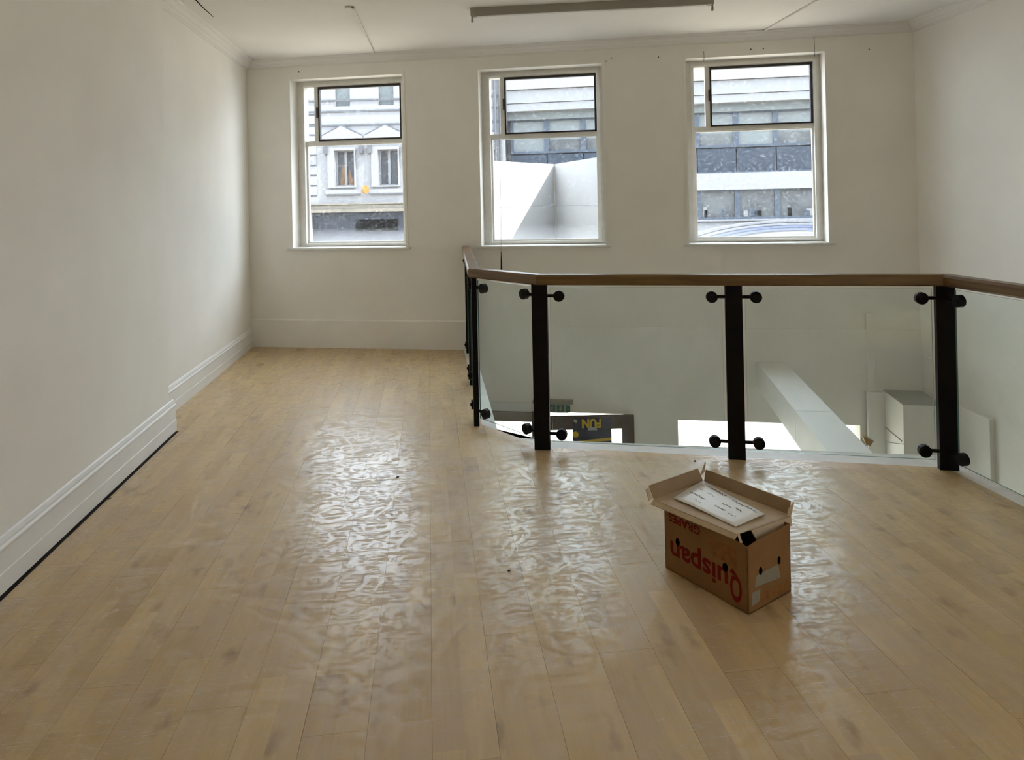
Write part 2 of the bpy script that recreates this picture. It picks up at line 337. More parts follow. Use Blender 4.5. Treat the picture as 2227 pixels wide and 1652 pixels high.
struct(MB().prism([(-2.030, -3.8), (NX(-3.8), -3.8), (NX(5.13), 5.13), (-2.030, 5.13)], 0, HC+.0).build('wall_left_near', 'wall'),
       'white projecting wall nearest the camera on the left', 'wall')
RX = lambda y: 4.7397+.063*(y-6.196)
FR = Frame((RX(0), 0, 0), 0); FR.t = Vector((.063, 1, 0)).normalized(); FR.n = Vector((1, -.063, 0)).normalized()
RWIN = (-3.1, -.6, 1.0, 2.7); yr = (Vector((RX(6.196), 6.196, 0))-FR.o).dot(FR.t)
struct(holed(FR, -3.85, yr+.06, ZL-.1, HC+.3, 0, .25, [RWIN]).build('wall_right', 'wall'), 'plain off-white wall on the right beyond the void', 'wall')
wb = holed(FR, *RWIN, .12, .18, [(-3.04, -1.87, 1.06, 2.64), (-1.83, -.66, 1.06, 2.64)]).build('window_4', 'winwhite')  # out of view, added to bring fill light into the room
struct(wb, 'unseen two-light window added in the right wall behind the camera for fill light', 'window')
fbox(FR, -3.06, -.64, .145, .151, 1.04, 2.66).build('window_pane', 'pane_hi', wb)
FB = Frame((0, -3.6, 0), 0)
struct(fbox(FB, -2.33, 5.1, -.25, 0, ZL-.1, HC+.3).build('wall_back', 'wall'), 'plain white wall behind the camera', 'wall')
cl = struct(MB().prism([(-2.33, -3.85), (5.15, -3.85), (5.15, YC(5.15)+.34), (-2.33, YC(-2.33)+.34)], HC, HC+.25).build('ceiling', 'ceil'), 'white painted plaster ceiling', 'ceiling')
# mezzanine floor slab with the void cut out
EDGE = [(.452, YC(.452)), (.436, 4.660), (.784, 4.522), (3.030, 3.832), (3.075, .60), (RX(.6), .60)]
slab = MB().prism([(-2.03, -3.6), (RX(-3.6), -3.6), (RX(.6), .60), (3.075, .60), (3.030, 3.832), (.784, 4.522), (.436, 4.660), (.452, YC(.452)), (-2.031, YC(-2.031))], -.30, -.009).build('floor', 'under')
struct(slab, 'oak-effect laminate floor of the mezzanine', 'floor')
WOOD = [(.352, YC(.352)), (.352, 4.945), (.72, 4.412), (2.945, 3.668), (2.985, .66), (RX(.66), .66)]
# planks
PW, PL, GAP = .1945, 1.285, .0008
V1 = [(.352, 9.5), (.352, 4.945), (.72, 4.412), (2.945, 3.668), (6.0, 2.647), (6., 9.5)]
V2 = [(2.985, .66), (6., .66), (6., 3.4), (2.945, 3.655)]
V3 = [(-3, -4), (NX(-4)+.039, -4), (NX(5.215)+.039, 5.215), (-3, 5.215)]
far_a, far_b = (0, D-.022), (1, D-.022+K)
x = -.2145-10*PW; ci = 0
while x < RX(0):
    y = -4.2+(ci*.437 % 1.)*PL
    while y < 8.4:
        poly = [(x+GAP/2, y+GAP/2), (x+PW-GAP/2, y+GAP/2), (x+PW-GAP/2, y+PL-GAP/2), (x+GAP/2, y+PL-GAP/2)]
        poly = clip(poly, far_a, far_b, False); poly = clip(poly, (-2.008, 0), (-2.008, -1), True) if poly else poly
        poly = clip(poly, (0, -3.59), (1, -3.59), True) if len(poly) > 2 else []
        poly = clip(poly, (RX(-3.6)-.01, -3.6), (RX(6)-.01, 6), True) if len(poly) > 2 else []
        pcs = [poly] if len(poly) > 2 else []
        for V in (V1, V2, V3): pcs = [q for p in pcs for q in minus(p, V)]
        pcs = [p for p in pcs if area(p) > 4e-4]
        if pcs:
            mb = MB(); z = random.uniform(-.0003, 0.)
            for p in pcs: mb.prism(p, -.0085, z)
            cx = sum(v.x for v in mb.v)/len(mb.v); cy_ = sum(v.y for v in mb.v)/len(mb.v)
            mb.build('plank', 'floor', slab, (cx, cy_, 0))
        y += PL
    x += PW; ci += 1
# white edge of the void
def strip(poly, z0, z1): return MB().prism(poly, z0, z1)
tr = MB()
for i in range(len(WOOD)-1):
    a, b, c, d = WOOD[i], WOOD[i+1], EDGE[i+1], EDGE[i]
    tr.prism([a, b, c, d], -.0088, -.002)
t1 = struct(tr.build('trim_1', 'strip'), 'scuffed white painted strip along the edge of the void', 'trim')
tr = MB()
for i in range(len(EDGE)-1):
    a, b = Vector((*EDGE[i], 0)), Vector((*EDGE[i+1], 0)); sd_ = (b-a).cross(Vector((0, 0, 1))).normalized()
    sd_ = -sd_
    tr.sweep([(0, -.34), (.014, -.34), (.014, -.001), (0, -.001)], a, b, sd_)
struct(tr.build('trim_2', 'strip'), 'white fascia board facing the void under the floor edge', 'trim')
struct(MB().prism([(-2.03, -3.6), (RX(-3.6), -3.6), (RX(6.2), YC(RX(6.2))), (-2.03, YC(-2.03))], ZL-.1, ZL).build('floor_lower', 'lowfloor'), 'pale shop floor on the storey below', 'floor')
# skirting boards
def skirt(name, a, b, side, h, th, lab, m='trim', beads=True):
    prof = [(0, 0), (th, 0), (th, h*.36), (th*.82, h*.37), (th*.82, h*.76), (th*.95, h*.785), (th*.95, h*.82), (th*.62, h*.86), (th*.62, h*.90), (th*.3, h*.97), (0, h)] if beads else [(0, 0), (th, 0), (th, h-.012), (th*.4, h), (0, h)]
    return struct(MB().sweep(prof, a, b, side).build(name, m), lab, 'skirting board')
skirt('baseboard_left', (-2.031, 5.13, 0), (-2.031, YC(-2.031)-.02, 0), (1, 0, 0), .215, .026, 'moulded white skirting board leading back to the window corner')
nd = Vector((1, .0147, 0)).normalized()
skirt('baseboard_left_near', (NX(-3.5), -3.5, .008), (NX(5.2), 5.2, .008), nd, .225, .024, 'moulded white skirting board along the near left wall')
skirt('baseboard_front', FW.P(UL+.02, 0, 0), FW.P(.44, 0, 0), -FW.n, .316, .020, 'tall plain skirting board below the first window', 'wall', False)
# cornices
def corn(name, a, b, side, lab, ad=None, bd=None):
    prof = [(0, -.092), (.008, -.092), (.012, -.080), (.030, -.072), (.040, -.058), (.052, -.052), (.070, -.030), (.074, -.018), (.100, -.016), (.104, -.006), (.104, 0), (0, 0)]
    return struct(MB().sweep(prof, a, b, side, a_dir=ad, b_dir=bd).build(name, 'ceil'), lab, 'cornice')
cA, cB = Vector((-2.031, YC(-2.031), HC)), Vector((RX(6.2), YC(RX(6.2)), HC))
mA = (Vector((0, -1, 0)) + -FW.t).normalized(); rd = Vector((.063, 1, 0)).normalized()
corn('trim_3', cA, cB, -FW.n, 'stepped plaster cornice above the three windows')
corn('trim_4', Vector((-2.031, 5.13, HC)), cA, (1, 0, 0), 'stepped plaster cornice above the left wall')
corn('trim_5', Vector((RX(-3.6), -3.6, HC)), cB, Vector((-1, .063, 0)).normalized(), 'stepped plaster cornice above the right wall')
MB().tube([atz(418, -8, HC-.002), atz(443, 18, HC-.002), atz(464, 37, HC-.002)], .005, 6, .002).build('crack', 'dark', cl)
# lining of the wall inside the void, with its joint lines
fbox(FW, .45, UR, -.012, -.0005, -.352, .258).build('lining_board', 'wall', wf)
fbox(FW, .45, 1.10, -.014, -.0005, -.645, -.552).build('lining_board', 'trim', wf)
fbox(FW, .20, 1.105, -.02, .05, -.755, -.655).build('lintel', 'brownlt', wf)
fbox(FW, 1.10, 1.135, -.02, .12, ZL, -.647).build('door_jamb', 'brown', wf)
struct(MB().sweep([(0, 0), (.006, 0), (.006, .012), (0, .012)], (RX(.7), .7, .004), (RX(6.15), 6.15, .004), Vector((-1, .063, 0)).normalized()).build('trim_6', 'wall'), 'thin painted joint line along the right wall', 'trim')

# ------------------------------------------------------------------ the three sash windows
WLAB = ['white sash window at the left, looking onto pedimented house windows', 'white sash window in the middle with a cord hanging from it', 'white sash window at the right, looking onto an office block']
for i, (u0, u1) in enumerate(W):
    e = bpy.data.objects.new('window_%d' % (i+1), None); C.objects.link(e); e.location = FW.P(u0, .17, WZ0); e.empty_display_size = .1
    struct(e, WLAB[i], 'window')
    s = (u1-u0)/1.32; U = lambda q: u0+q*s
    # outer box frame, in the reveal
    fr = holed(FW, u0, u1, WZ0, WZ1, .17, .27, [(U(.085), U(1.255), 1.155, 2.955)])
    fr.build('window_frame', 'winwhite', e)
    # stops: thin inner ledge
    holed(FW, U(.06), U(1.28), 1.135, 2.985, .150, .172, [(U(.088), U(1.252), 1.158, 2.962)]).build('stop_bead', 'winwhite', e)
    fbox(FW, U(.08), U(1.26), .185, .245, 2.290, 2.336).build('transom', 'winwhite', e)
    fbox(FW, U(.203), U(.250), .18, .25, 2.336, 2.958).build('mullion', 'winwhite', e)
    lo = holed(FW, U(.083), U(1.257), 1.152, 2.292, .205, .24, [(U(.104), U(1.238), 1.176, 2.278)]).build('sash_frame', 'winwhite', e)
    holed(FW, U(.250), U(1.248), 2.330, 2.960, .172, .215, [(U(.268), U(1.226), 2.346, 2.928)]).build('casement_frame', 'blackframe', e)
    fbox(FW, U(.10), U(1.242), .220, .225, 1.170, 2.284).build('window_pane', 'pane', e)
    fbox(FW, U(.26), U(1.236), .190, .195, 2.338, 2.935).build('window_pane', 'pane_hi', e)
    fbox(FW, U(.08), U(.207), .215, .220, 2.33, 2.955).build('window_pane', 'pane_hi', e)
    sl = MB().sweep([(-.17, 0), (.030, 0), (.034, .006), (.034, .018), (.028, .024), (-.17, .024)], FW.P(u0-.055, 0, WZ0-.024), FW.P(u1+.06, 0, WZ0-.024), -FW.n)
    # the board only reaches into the reveal between the jambs
    sl = fbox(FW, u0-.06, u1+.06, -.034, -.0005, WZ0-.022, WZ0+.001); fbox(FW, u0+.001, u1-.001, -.001, .17, WZ0-.0, WZ0+.006, sl)
    sl.build('window_sill', 'winwhite', e, bevel=.004)
    # raised plaster bead round the opening
    holed(FW, u0-.028, u1+.028, WZ0+.002, WZ1+.034, -.008, -.0005, [(u0, u1, WZ0, WZ1)]).build('architrave', 'wall', e)
    # catch on the mullion
    fbox(FW, U(.235), U(.252), .155, .18, 2.60, 2.72).build('catch', 'blackframe', e)

# ================================================================== BALUSTRADE
AX = [Vector((.398, 7.472, 0)), Vector((.315, 4.945, 0)), Vector((.700, 4.382, 0)), Vector((2.950, 3.640, 0)), Vector((2.965, .62, 0))]
bal = thing('balustrade', 'glass balustrade with black posts and oak handrail around the void', 'balustrade', AX[2])
def ldir(i): return (AX[i+1]-AX[i]).normalized()
Zv = Vector((0, 0, 1))
RPROF = [(-.034, 1.056), (.034, 1.056), (.043, 1.066), (.043, 1.108), (.034, 1.121), (-.034, 1.121), (-.043, 1.108), (-.043, 1.066)]
for i in range(4):
    d = ldir(i); sd_ = d.cross(Zv)
    a_d = (d+ldir(i-1)).normalized() if i else FW.n
    b_d = (d+ldir(i+1)).normalized() if i < 3 else None
    o = (AX[i]+AX[i+1])/2+Vector((0, 0, 1.09))
    mb = MB().sweep(RPROF, AX[i], AX[i+1], sd_, a_dir=a_d, b_dir=b_d)
    # own axes so that the grain runs along the rail
    R = Matrix((d, -sd_, Zv)).transposed().to_4x4(); R.translation = o; Ri = R.inverted()
    me = bpy.data.meshes.new('handrail'); me.from_pydata([tuple(Ri @ v) for v in mb.v], [], mb.f)
    bm = bmesh.new(); bm.from_mesh(me); bmesh.ops.recalc_face_normals(bm, faces=bm.faces); bm.to_mesh(me); bm.free()
    ob = bpy.data.objects.new('handrail', me); C.objects.link(ob); me.materials.append(M['oak']); ob.matrix_world = R
    ob.parent = bal; ob.matrix_parent_inverse = Matrix.Translation(-Vector(bal.location))
# posts: (point, along-direction, [pane directions], viewer side)
d0, d1, d2, d3 = [ldir(i) for i in range(4)]
def on(i, t): return AX[i]+(AX[i+1]-AX[i])*t
pB = on(0, .555); pM = on(2, .504)
POST = [(on(0, .05), d0, [(d0, d0)]), (pB, d0, [(-d0, d0), (d0, d0)]), (on(0, .995), d0, [(-d0, d0), (d1, d1)]),
        (AX[2], d2, [(-d1, d1), (d2, d2)]), (pM, d2, [(-d2, d2), (d2, d2)]), (AX[3]-d2*.01, d2, [(-d2, d2), (d3, d3)]),
        (on(3, .5), d3, [(-d3, d3), (d3, d3)]), (on(3, .97), d3, [(-d3, d3)])]
for p, d, arms in POST:
    sd_ = d.cross(Zv)                                       # towards the room
    R = Matrix((d, -sd_, Zv)).transposed().to_4x4(); R.translation = p
    po = MB().box((-.050, -.019, 0), (.050, .019, 1.058), R)
    po = po.build('post', 'black', bal, p)
    for ad, ax in arms:
        sdv = ax.cross(Zv)
        for z in (.105, .985):
            mb = MB(); base = p+Vector((0, 0, z))+sdv*.006; tip = base+ad*.128
            mb.tube([base+ad*.02, base+ad*.05, tip], .011, 8)
            mb.tube([tip-sdv*.006, tip+sdv*.020, tip+sdv*.026], .035, 16)
            mb.tube([tip+sdv*.024, tip+sdv*.034], .012, 8)
            mb.build('glass_clamp', 'black', po, tip)
PAN = [(POST[0][0], pB, d0), (pB, POST[2][0], d0), (POST[2][0], AX[2], d1), (AX[2], pM, d2), (pM, POST[5][0], d2), (AX[3], POST[6][0], d3), (POST[6][0], POST[7][0], d3)]
for a, b, d in PAN:
    L = (b-a).length; g = .068 if L > .9 else .045; sdv = d.cross(Zv)
    R = Matrix((d, -sdv, Zv)).transposed().to_4x4(); R.translation = a
    mb = MB().box((g, -.004, .052), (L-g, .006, 1.040), R)
    pn = mb.build('glass_pane', 'glass', bal, a)
    pn.data.materials.append(M['glassedge'])
    for f in pn.data.polygons:
        if abs(f.normal.dot(sdv)) < .5: f.material_index = 1

# ================================================================== CARDBOARD BOX
bd = math.radians(27.3); bx = Vector((math.cos(bd), math.sin(bd), 0)); by = Vector((-math.sin(bd), math.cos(bd), 0))
BA = Vector((1.180, 2.506, .0)); LX, LY, LH = .270, .424, .268
box = thing('cardboard_box', 'worn fruit carton with upside-down red lettering on the floor', 'box', BA+bx*LX/2+by*LY/2)
def B(s, t, z): return BA+bx*s+by*t+Vector((0, 0, z))      # s along the right face, t along the left face
T = .005
# walls as outlines: the top corners nearest the camera are torn away
def wall_s(t, pts, out):                                    # wall parallel to the right face at depth t
    return MB().sheet([B(s, t, z) for s, z in pts], T, out)
carton = MB()
carton.sheet([B(s, 0, z) for s, z in ((0, .001), (LX, .001), (LX, LH+.004), (.20, LH+.001), (.09, LH-.003), (.03, LH-.008), (0, LH-.012))], T, by)
carton.sheet([B(0, t, z) for t, z in ((0, .001), (0, LH-.012), (.05, LH-.006), (.13, LH), (LY, LH), (LY, .001))], T, bx)
carton.sheet([B(s, LY, z) for s, z in ((0, .001), (LX, .001), (LX, LH), (0, LH))], -T, by)
carton.sheet([B(LX, t, z) for t, z in ((0, .001), (LY, .001), (LY, LH), (0, LH+.004))], -T, bx)
carton.sheet([B(0, 0, .001), B(LX, 0, .001), B(LX, LY, .001), B(0, LY, .001)], T, Zv)
carton.build('carton_wall', 'card', box)
# upturned tray lid resting on the walls, slid back so that the near corner stays open
zT = LH+.016
c0, c1, c2, c3 = B(.004, .050, zT), B(-.026, .462, zT), B(.300, .462, zT), B(.312, .024, zT)
MB().sheet([c0, c3, c2, c1], .004, Zv).build('tray_base', 'cardlip', box)
def rim(p, q, out, h, lean, e0=0., e1=0., m='cardin', name='tray_rim'):
    d = (q-p).normalized(); a, b = p+d*.004, q-d*.004
    return MB().sheet([a, b, b+Zv*h+out*lean+d*e1, a+Zv*h+out*lean-d*e0], .004, -out).build(name, m, box)
rim(c1, c2, by, .058, .022, .01, -.012)                     # far-left side
rim(c2, c3, bx, .052, .020, .004, -.006)                    # back side
cf = (c3-c0).normalized()                                   # right side: skirt hanging down, torn off near the open corner
MB().sheet([c0+cf*.075, c3-cf*.002, c3-cf*.002-Zv*.036-by*.006, c0+cf*.095-Zv*.040-by*.008], .004, -by).build('tray_skirt', 'cardlip', box)
MB().sheet([c0-by*.002, c0+cf*.014-by*.001, B(.006, .026, LH-.006), B(-.002, .032, LH-.006)], .003, Zv).build('tray_tab', 'cardlip', box)
MB().sheet([c0+bx*.004, c1+bx*.004, c1-bx*.018-Zv*.014, c0-bx*.012-Zv*.016], .003, Zv).build('tray_lip', 'cardlip', box)
MB().sheet([c1+Zv*.01-bx*.004, c1+Zv*.052-bx*.006+by*.02, c1+Zv*.050-bx*.030+by*.014, c1-bx*.026+Zv*.004], .004, by).build('tray_flap', 'cardlip', box)
MB().sheet([c2+Zv*.03-bx*.02, c2+Zv*.078+bx*.004-by*.004, c2+Zv*.086+bx*.022+by*.004, c2+Zv*.045+bx*.012], .004, by).build('tray_flap', 'cardlip', box)
MB().sheet([c3+Zv*.004, c3+Zv*.050+bx*.018-by*.002, c3+Zv*.036-bx*.022-by*.004, c3+Zv*.004-bx*.03], .004, -by).build('tray_flap', 'cardlip', box)
# holes in the walls
def oval(o, x, y, rx, ry, n=14): return [o+x*math.cos(2*math.pi*i/n)*rx+y*math.sin(2*math.pi*i/n)*ry for i in range(n)]
pl0 = BA+by*0; nL, nR = -bx, -by
for px, py, rx, ry in ((1474, 1178, .011, .016), (1577.5, 1233, .013, .017)):
    MB().sheet(oval(hit(px, py, BA, bx), by, Zv, rx, ry), .0012, nL).build('vent_hole', 'dark', box)
for px, py, rx, ry in ((1654, 1241, .010, .015), (1694, 1217.5, .009, .015)):
    MB().sheet(oval(hit(px, py, BA, by), bx, Zv, rx, ry), .0012, nR).build('vent_hole', 'dark', box)
def face_patch(pts, n, m, name, lift=.0009, p0=BA):
    return MB().sheet([hit(px, py, p0, n)+(-n)*.0002 for px, py in pts], lift, -n).build(name, m, box)
face_patch([(1643, 1252), (1692, 1226), (1697, 1255), (1641, 1277)], by, 'label', 'label')
face_patch([(1634, 1290), (1653, 1280), (1652, 1305), (1636, 1318)], by, 'label', 'sticker')
face_patch([(1655, 1290), (1712, 1262), (1712, 1283), (1655, 1312)], by, 'orange', 'print_panel', .0006)
face_patch([(1540, 1170), (1600, 1190), (1602, 1240), (1578, 1222), (1548, 1205)], bx, 'orange', 'print_panel', .0006)
# lettering, printed so that it stands on its head
me = text_mesh('Q', .056, .098, 1, .03); place(me, B(-.0, .028, .124), by, -Zv).build('lettering', 'red', box)
me = text_mesh('uispan', .300, .083, 1.0, .025); place(me, B(-.0, .092, .130), by, -Zv).build('lettering', 'red', box)
me = text_mesh('GRAPES', .172, .033, 1., .03); place(me, B(-.0, .228, .246), by, -Zv).build('lettering', 'red', box)
# sheet of paper
pz = zT+.0045
pp = [atz(px, py, pz+.003) for px, py in ((1464, 1084), (1600, 1145), (1664, 1120), (1530, 1046))]
pc = (pp[0]+pp[1]+pp[2]+pp[3])/4
sheet = thing('paper_sheet', 'white sheet with faint handwriting lying in the carton tray', 'paper', pc)
NP = 8; mb = MB()
for i in range(NP+1):
    for j in range(NP+1):
        u, v = i/NP, j/NP; p = pp[0]*(1-u)*(1-v)+pp[1]*u*(1-v)+pp[2]*u*v+pp[3]*(1-u)*v
        mb.v.append(p+Zv*(.0035+.0025*math.sin(u*5+v*3)))
for i in range(NP):
    for j in range(NP):
        a = i*(NP+1)+j; mb.f.append((a, a+NP+1, a+NP+2, a+1))
ps = mb.build('page', 'paper', sheet, pc, True); sm = ps.modifiers.new('thick', 'SOLIDIFY'); sm.thickness = .0006
ru, rv = pp[1]-pp[0], pp[3]-pp[0]
rr = random.Random(3)
for (v, u0, u1, wt) in ((.90, .14, .44, 1.5), (.88, .55, .93, 1.2), (.66, .10, .16, 1.), (.68, .24, .36, .8), (.60, .52, .66, 1.), (.66, .70, .80, 1.5), (.42, .08, .32, 1.3), (.40, .50, .66, 1.2), (.36, .72, .84, 1.), (.24, .24, .36, .6)):
    mb = MB(); n = int((u1-u0)*90)+3; pts = []
    for i in range(n):
        u = u0+(u1-u0)*i/(n-1); vv = v+rr.uniform(-.028, .028)
        p = pp[0]*(1-u)*(1-vv)+pp[1]*u*(1-vv)+pp[2]*u*vv+pp[3]*(1-u)*vv
        pts.append(p+Zv*(.0046+.0025*math.sin(u*5+vv*3)))
    hw = rv.normalized()*.0017*wt
    for i in range(n-1):
        a, b = pts[i], pts[i+1]; mb.add([a-hw, b-hw, b+hw, a+hw], [(0, 1, 2, 3)])
    mb.build('handwriting', 'ink', sheet, pc)

# ================================================================== CEILING THINGS
la, lb = Vector((.395, 5.880, 0)), Vector((2.375, 5.428, 0)); ld = (lb-la).normalized(); ls = ld.cross(Zv)
light = thing('batten_light', 'long grey fluorescent batten without tubes on the ceiling', 'light fitting', (la+lb)/2+Zv*3.2)
R = Matrix((ld, -ls, Zv)).transposed().to_4x4(); R.translation = la
LL = (lb-la).length
MB().add([R @ Vector(q) for q in ((0, 0, 3.185), (LL, 0, 3.185), (LL, .062, 3.185), (0, .062, 3.185), (0, -.014, HC-.002), (LL, -.014, HC-.002), (LL, .076, HC-.002), (0, .076, HC-.002))],
         [(0, 3, 2, 1), (4, 5, 6, 7), (0, 1, 5, 4), (1, 2, 6, 5), (2, 3, 7, 6), (3, 0, 4, 7)]).build('housing', 'grey', light)
for q in (.004, LL-.016):
    mb = MB().box((q, .015, 3.150), (q+.012, .047, 3.186), R)
    mb.tube([R @ Vector((q-.002, .031, 3.150)), R @ Vector((q+.014, .031, 3.150))], .016, 10)
    mb.build('lamp_holder', 'grey', light)
MB().box((.05, .012, 3.181), (LL-.05, .05, 3.186), R).build('pale_strip', 'greylt', light)  # paler strip along the underside of the housing
con = thing('ceiling_conduit', 'thin conduit with a small terminal across the ceiling by the first window', 'conduit', (-.598, 5.888, HC))
MB().tube([(-.585, 5.90, HC-.006), (-.541, 7.80, HC-.006)], .0075, 8).build('pipe', 'greylt', con)
MB().box((-.655, 5.865, HC-.014), (-.60, 5.900, HC)).build('terminal', 'greylt', con, bevel=.003)
MB().box((-.60, 5.87, HC-.018), (-.578, 5.902, HC)).build('terminal', 'grey', con)
c2_ = thing('ceiling_conduit', 'pale conduit running over the ceiling towards the third window', 'conduit', (3.383, 6.60, HC))
MB().tube([(3.372, 6.62, HC-.008), (3.294, 5.0, HC-.008)], .012, 8).build('pipe', 'ceil', c2_)
for px, nm in ((1530, 'short dark wire hanging over the left corner of the right window'), (1770, 'dark wire hanging over the right corner of the right window')):
    u, v = FW.uv(px, 110); z1 = FW.uv(px, 76 if px > 1700 else 112)[1]; z0 = FW.uv(px, 124 if px > 1700 else 134)[1]
    wire = MB().tube([FW.P(u, -.014, z1), FW.P(u+.002, -.016, (z0+z1)/2), FW.P(u, -.015, z0)], .0022, 6).build('wire_stub', 'blackframe', None, FW.P(u, -.015, z1))
    tag(wire, nm, 'wire')
# blind cord with its acorn
cu, cz = FW.uv(1087.5, 300, .10)
cord = thing('blind_cord', 'thin cord with a dark acorn hanging in front of the middle window', 'cord', FW.P(.85, .10, 2.6))
cz1 = FW.uv(1087, 230, .16)[1]; ub = FW.uv(1090, 556, -.05)[0]; zb = FW.uv(1090, 548, -.05)[1]
pts = [FW.P(FW.uv(1086, 232, .14)[0], .14, cz1), FW.P(FW.uv(1087, 310, .10)[0], .10, FW.uv(1087, 310, .10)[1]), FW.P(FW.uv(1089, 440, .02)[0], .02, FW.uv(1089, 440, .02)[1]), FW.P(ub, -.05, zb)]
MB().tube(pts, .0022, 6).build('string', 'grey', cord)
zb0 = FW.uv(1090, 586, -.05)[1]
MB().tube([FW.P(ub, -.05, zb+.004), FW.P(ub, -.05, zb*.6+zb0*.4), FW.P(ub, -.05, zb0+.012), FW.P(ub, -.05, zb0)], .003, 8, .011).build('acorn', 'black', cord)
# rawlplugs left in the wall
for px, py in ((1318, 133), (1330, 126), (1432, 124), (1633, 107), (1660, 106), (1890, 107), (650, 156)):
    u, v = FW.uv(px, py); MB().tube([FW.P(u, 0.001, v), FW.P(u, -.003, v)], .006, 8).build('wall_plug', 'dark', wf)

# ================================================================== IN THE VOID
pB0 = FW.P(3.40, 0, -.2)
beam = thing('boxed_beam', 'white boxed-in beam crossing the void below floor level', 'beam', pB0)
u0, u1 = 3.40, 3.675
n_end = -3.2
nj = (atz(1735, 893, -.075)-FW.o).dot(FW.n)
fbox(FW, u0+.002, u1-.002, nj-.012, nj+.004, -.323, -.077).build('joint', 'grey', beam, pB0)
for a, b in ((nj+.003, -.014), (n_end, nj-.003)):
    # cut to the fascia of the floor edge
    mb = MB().box((u0, a, -.325), (u1, b, -.075), FW.M())
    if a == n_end:
        ea, eb = Vector((*EDGE[2], 0)), Vector((*EDGE[3], 0)); en = (eb-ea).cross(Zv).normalized()
        for v in mb.v:
            dist = (v-ea-Vector((0, 0, v.z))).dot(en)
            if dist > -.018: v += FW.n*((dist+.018)/(-(FW.n.dot(en))))
    mb.build('casing', 'trim', beam, pB0)
duct = thing('boxed_corner_duct', 'white boxed-in duct standing in the far right corner of the void', 'duct', FW.P(4.75, -.25, ZL))
fbox(FW, 4.588, 4.93, -.50, -.014, ZL, -.337).build('casing', 'wall', duct, bevel=.004)
fbox(FW, 4.43, 4.586, -.060, -.014, ZL, -.345).build('casing', 'wall', duct)
fbox(FW, 4.588, 4.93, -.50, -.014, -.336, -.330).build('lid', 'signw', duct)
def on_duct(px, py): return hit(px, py, FW.P(4.588, 0, 0), FW.t)-FW.t*.004
cab = thing('cable', 'dark thin cable stapled to the side of the boxed duct', 'cable', on_duct(1925, 925))
MB().tube([on_duct(1922, 925), on_duct(1945, 945), on_duct(1962, 959)], .004, 6).build('wire', 'grey', cab)
MB().tube([on_duct(1924, 960), on_duct(1945, 963), on_duct(1968, 966)], .003, 6).build('wire', 'grey', cab)
bk = MB().sheet([FW.P(*[(q, -.075, z) for q in [FW.uv(px, py, -.075)[0]] for z in [FW.uv(px, py, -.075)[1]]][0]) for px, py in ((1877, 950), (1900, 959), (1893, 970), (1884, 966))], .05, FW.n)
tag(bk.build('bracket', 'brass', None, FW.P(4.45, -.05, -.85)), 'small tan bracket on the left edge of the boxed duct', 'bracket')
pipe = MB().box((4.444, -.030, -.345), (4.512, -.0125, .42), FW.M()).build('conduit_cover', 'wall', None, FW.P(4.47, -.02, 0))
tag(pipe, 'painted vertical cable cover on the wall above the boxed duct', 'cable cover')
side = Vector((-1, .063, 0)).normalized()
pan = MB().sweep([(0, ZL), (.045, ZL), (.045, -.320), (0, -.320)], (RX(5.265), 5.265, 0), (RX(5.66), 5.66, 0), side).build('access_panel', 'wall', None, (RX(5.4), 5.4, -1))
tag(pan, 'raised white access panel low on the right wall', 'panel')
# emergency exit light
ex = thing('exit_sign', 'grey exit sign box with dull green pictograms above the shop door', 'sign', FW.P(1.36, -.04, -.6))
eu0, eu1 = FW.uv(1160, 880)[0], FW.uv(1247, 880)[0]
fbox(FW, eu0, eu1, -.07, -.001, -.545, -.508).build('cap', 'grey', ex, bevel=.006)
fbox(FW, eu0+.02, eu1-.05, -.045, -.001, -.640, -.545).build('diffuser', 'signw', ex)
for (a, b, gl_) in ((1176, 1197, 'man'), (1199.5, 1215, 'man'), (1218, 1234, 'arrow'), (1237, 1247, 'door')):
    a, b = FW.uv(a, 882)[0]-.03, FW.uv(b, 882)[0]-.03
    tl = fbox(FW, a, b, -.0465, -.0452, -.628, -.560).build('pictogram', 'green', ex)
    m_ = (a+b)/2; mb = MB()
    if gl_ == 'arrow':
        mb.add([FW.P(m_-.008, -.0472, -.566), FW.P(m_+.008, -.0472, -.566), FW.P(m_+.008, -.0472, -.600), FW.P(m_-.008, -.0472, -.600)], [(0, 1, 2, 3)])
        mb.add([FW.P(m_-.020, -.0472, -.598), FW.P(m_+.020, -.0472, -.598), FW.P(m_, -.0472, -.622)], [(0, 1, 2)])
    elif gl_ == 'man':
        mb.add(oval(FW.P(m_+.006, -.0472, -.570), FW.t, Zv, .007, .007, 10), [tuple(range(10))])
        for p, q in (((.004, -.578), (-.004, -.600)), ((-.004, -.600), (.012, -.612)), ((-.004, -.600), (-.018, -.618)), ((.002, -.584), (.018, -.592)), ((.002, -.582), (-.014, -.590))):
            A, Bv = FW.P(m_+p[0], -.0472, p[1]), FW.P(m_+q[0], -.0472, q[1]); h = (Bv-A).normalized().cross(FW.n)*.004
            mb.add([A-h, Bv-h, Bv+h, A+h], [(0, 1, 2, 3)])
    else:
        mb.add([FW.P(m_-.010, -.0472, -.606), FW.P(m_+.010, -.0472, -.606), FW.P(m_+.010, -.0472, -.600), FW.P(m_-.010, -.0472, -.600)], [(0, 1, 2, 3)])
    mb.build('symbol', 'signw', tl)
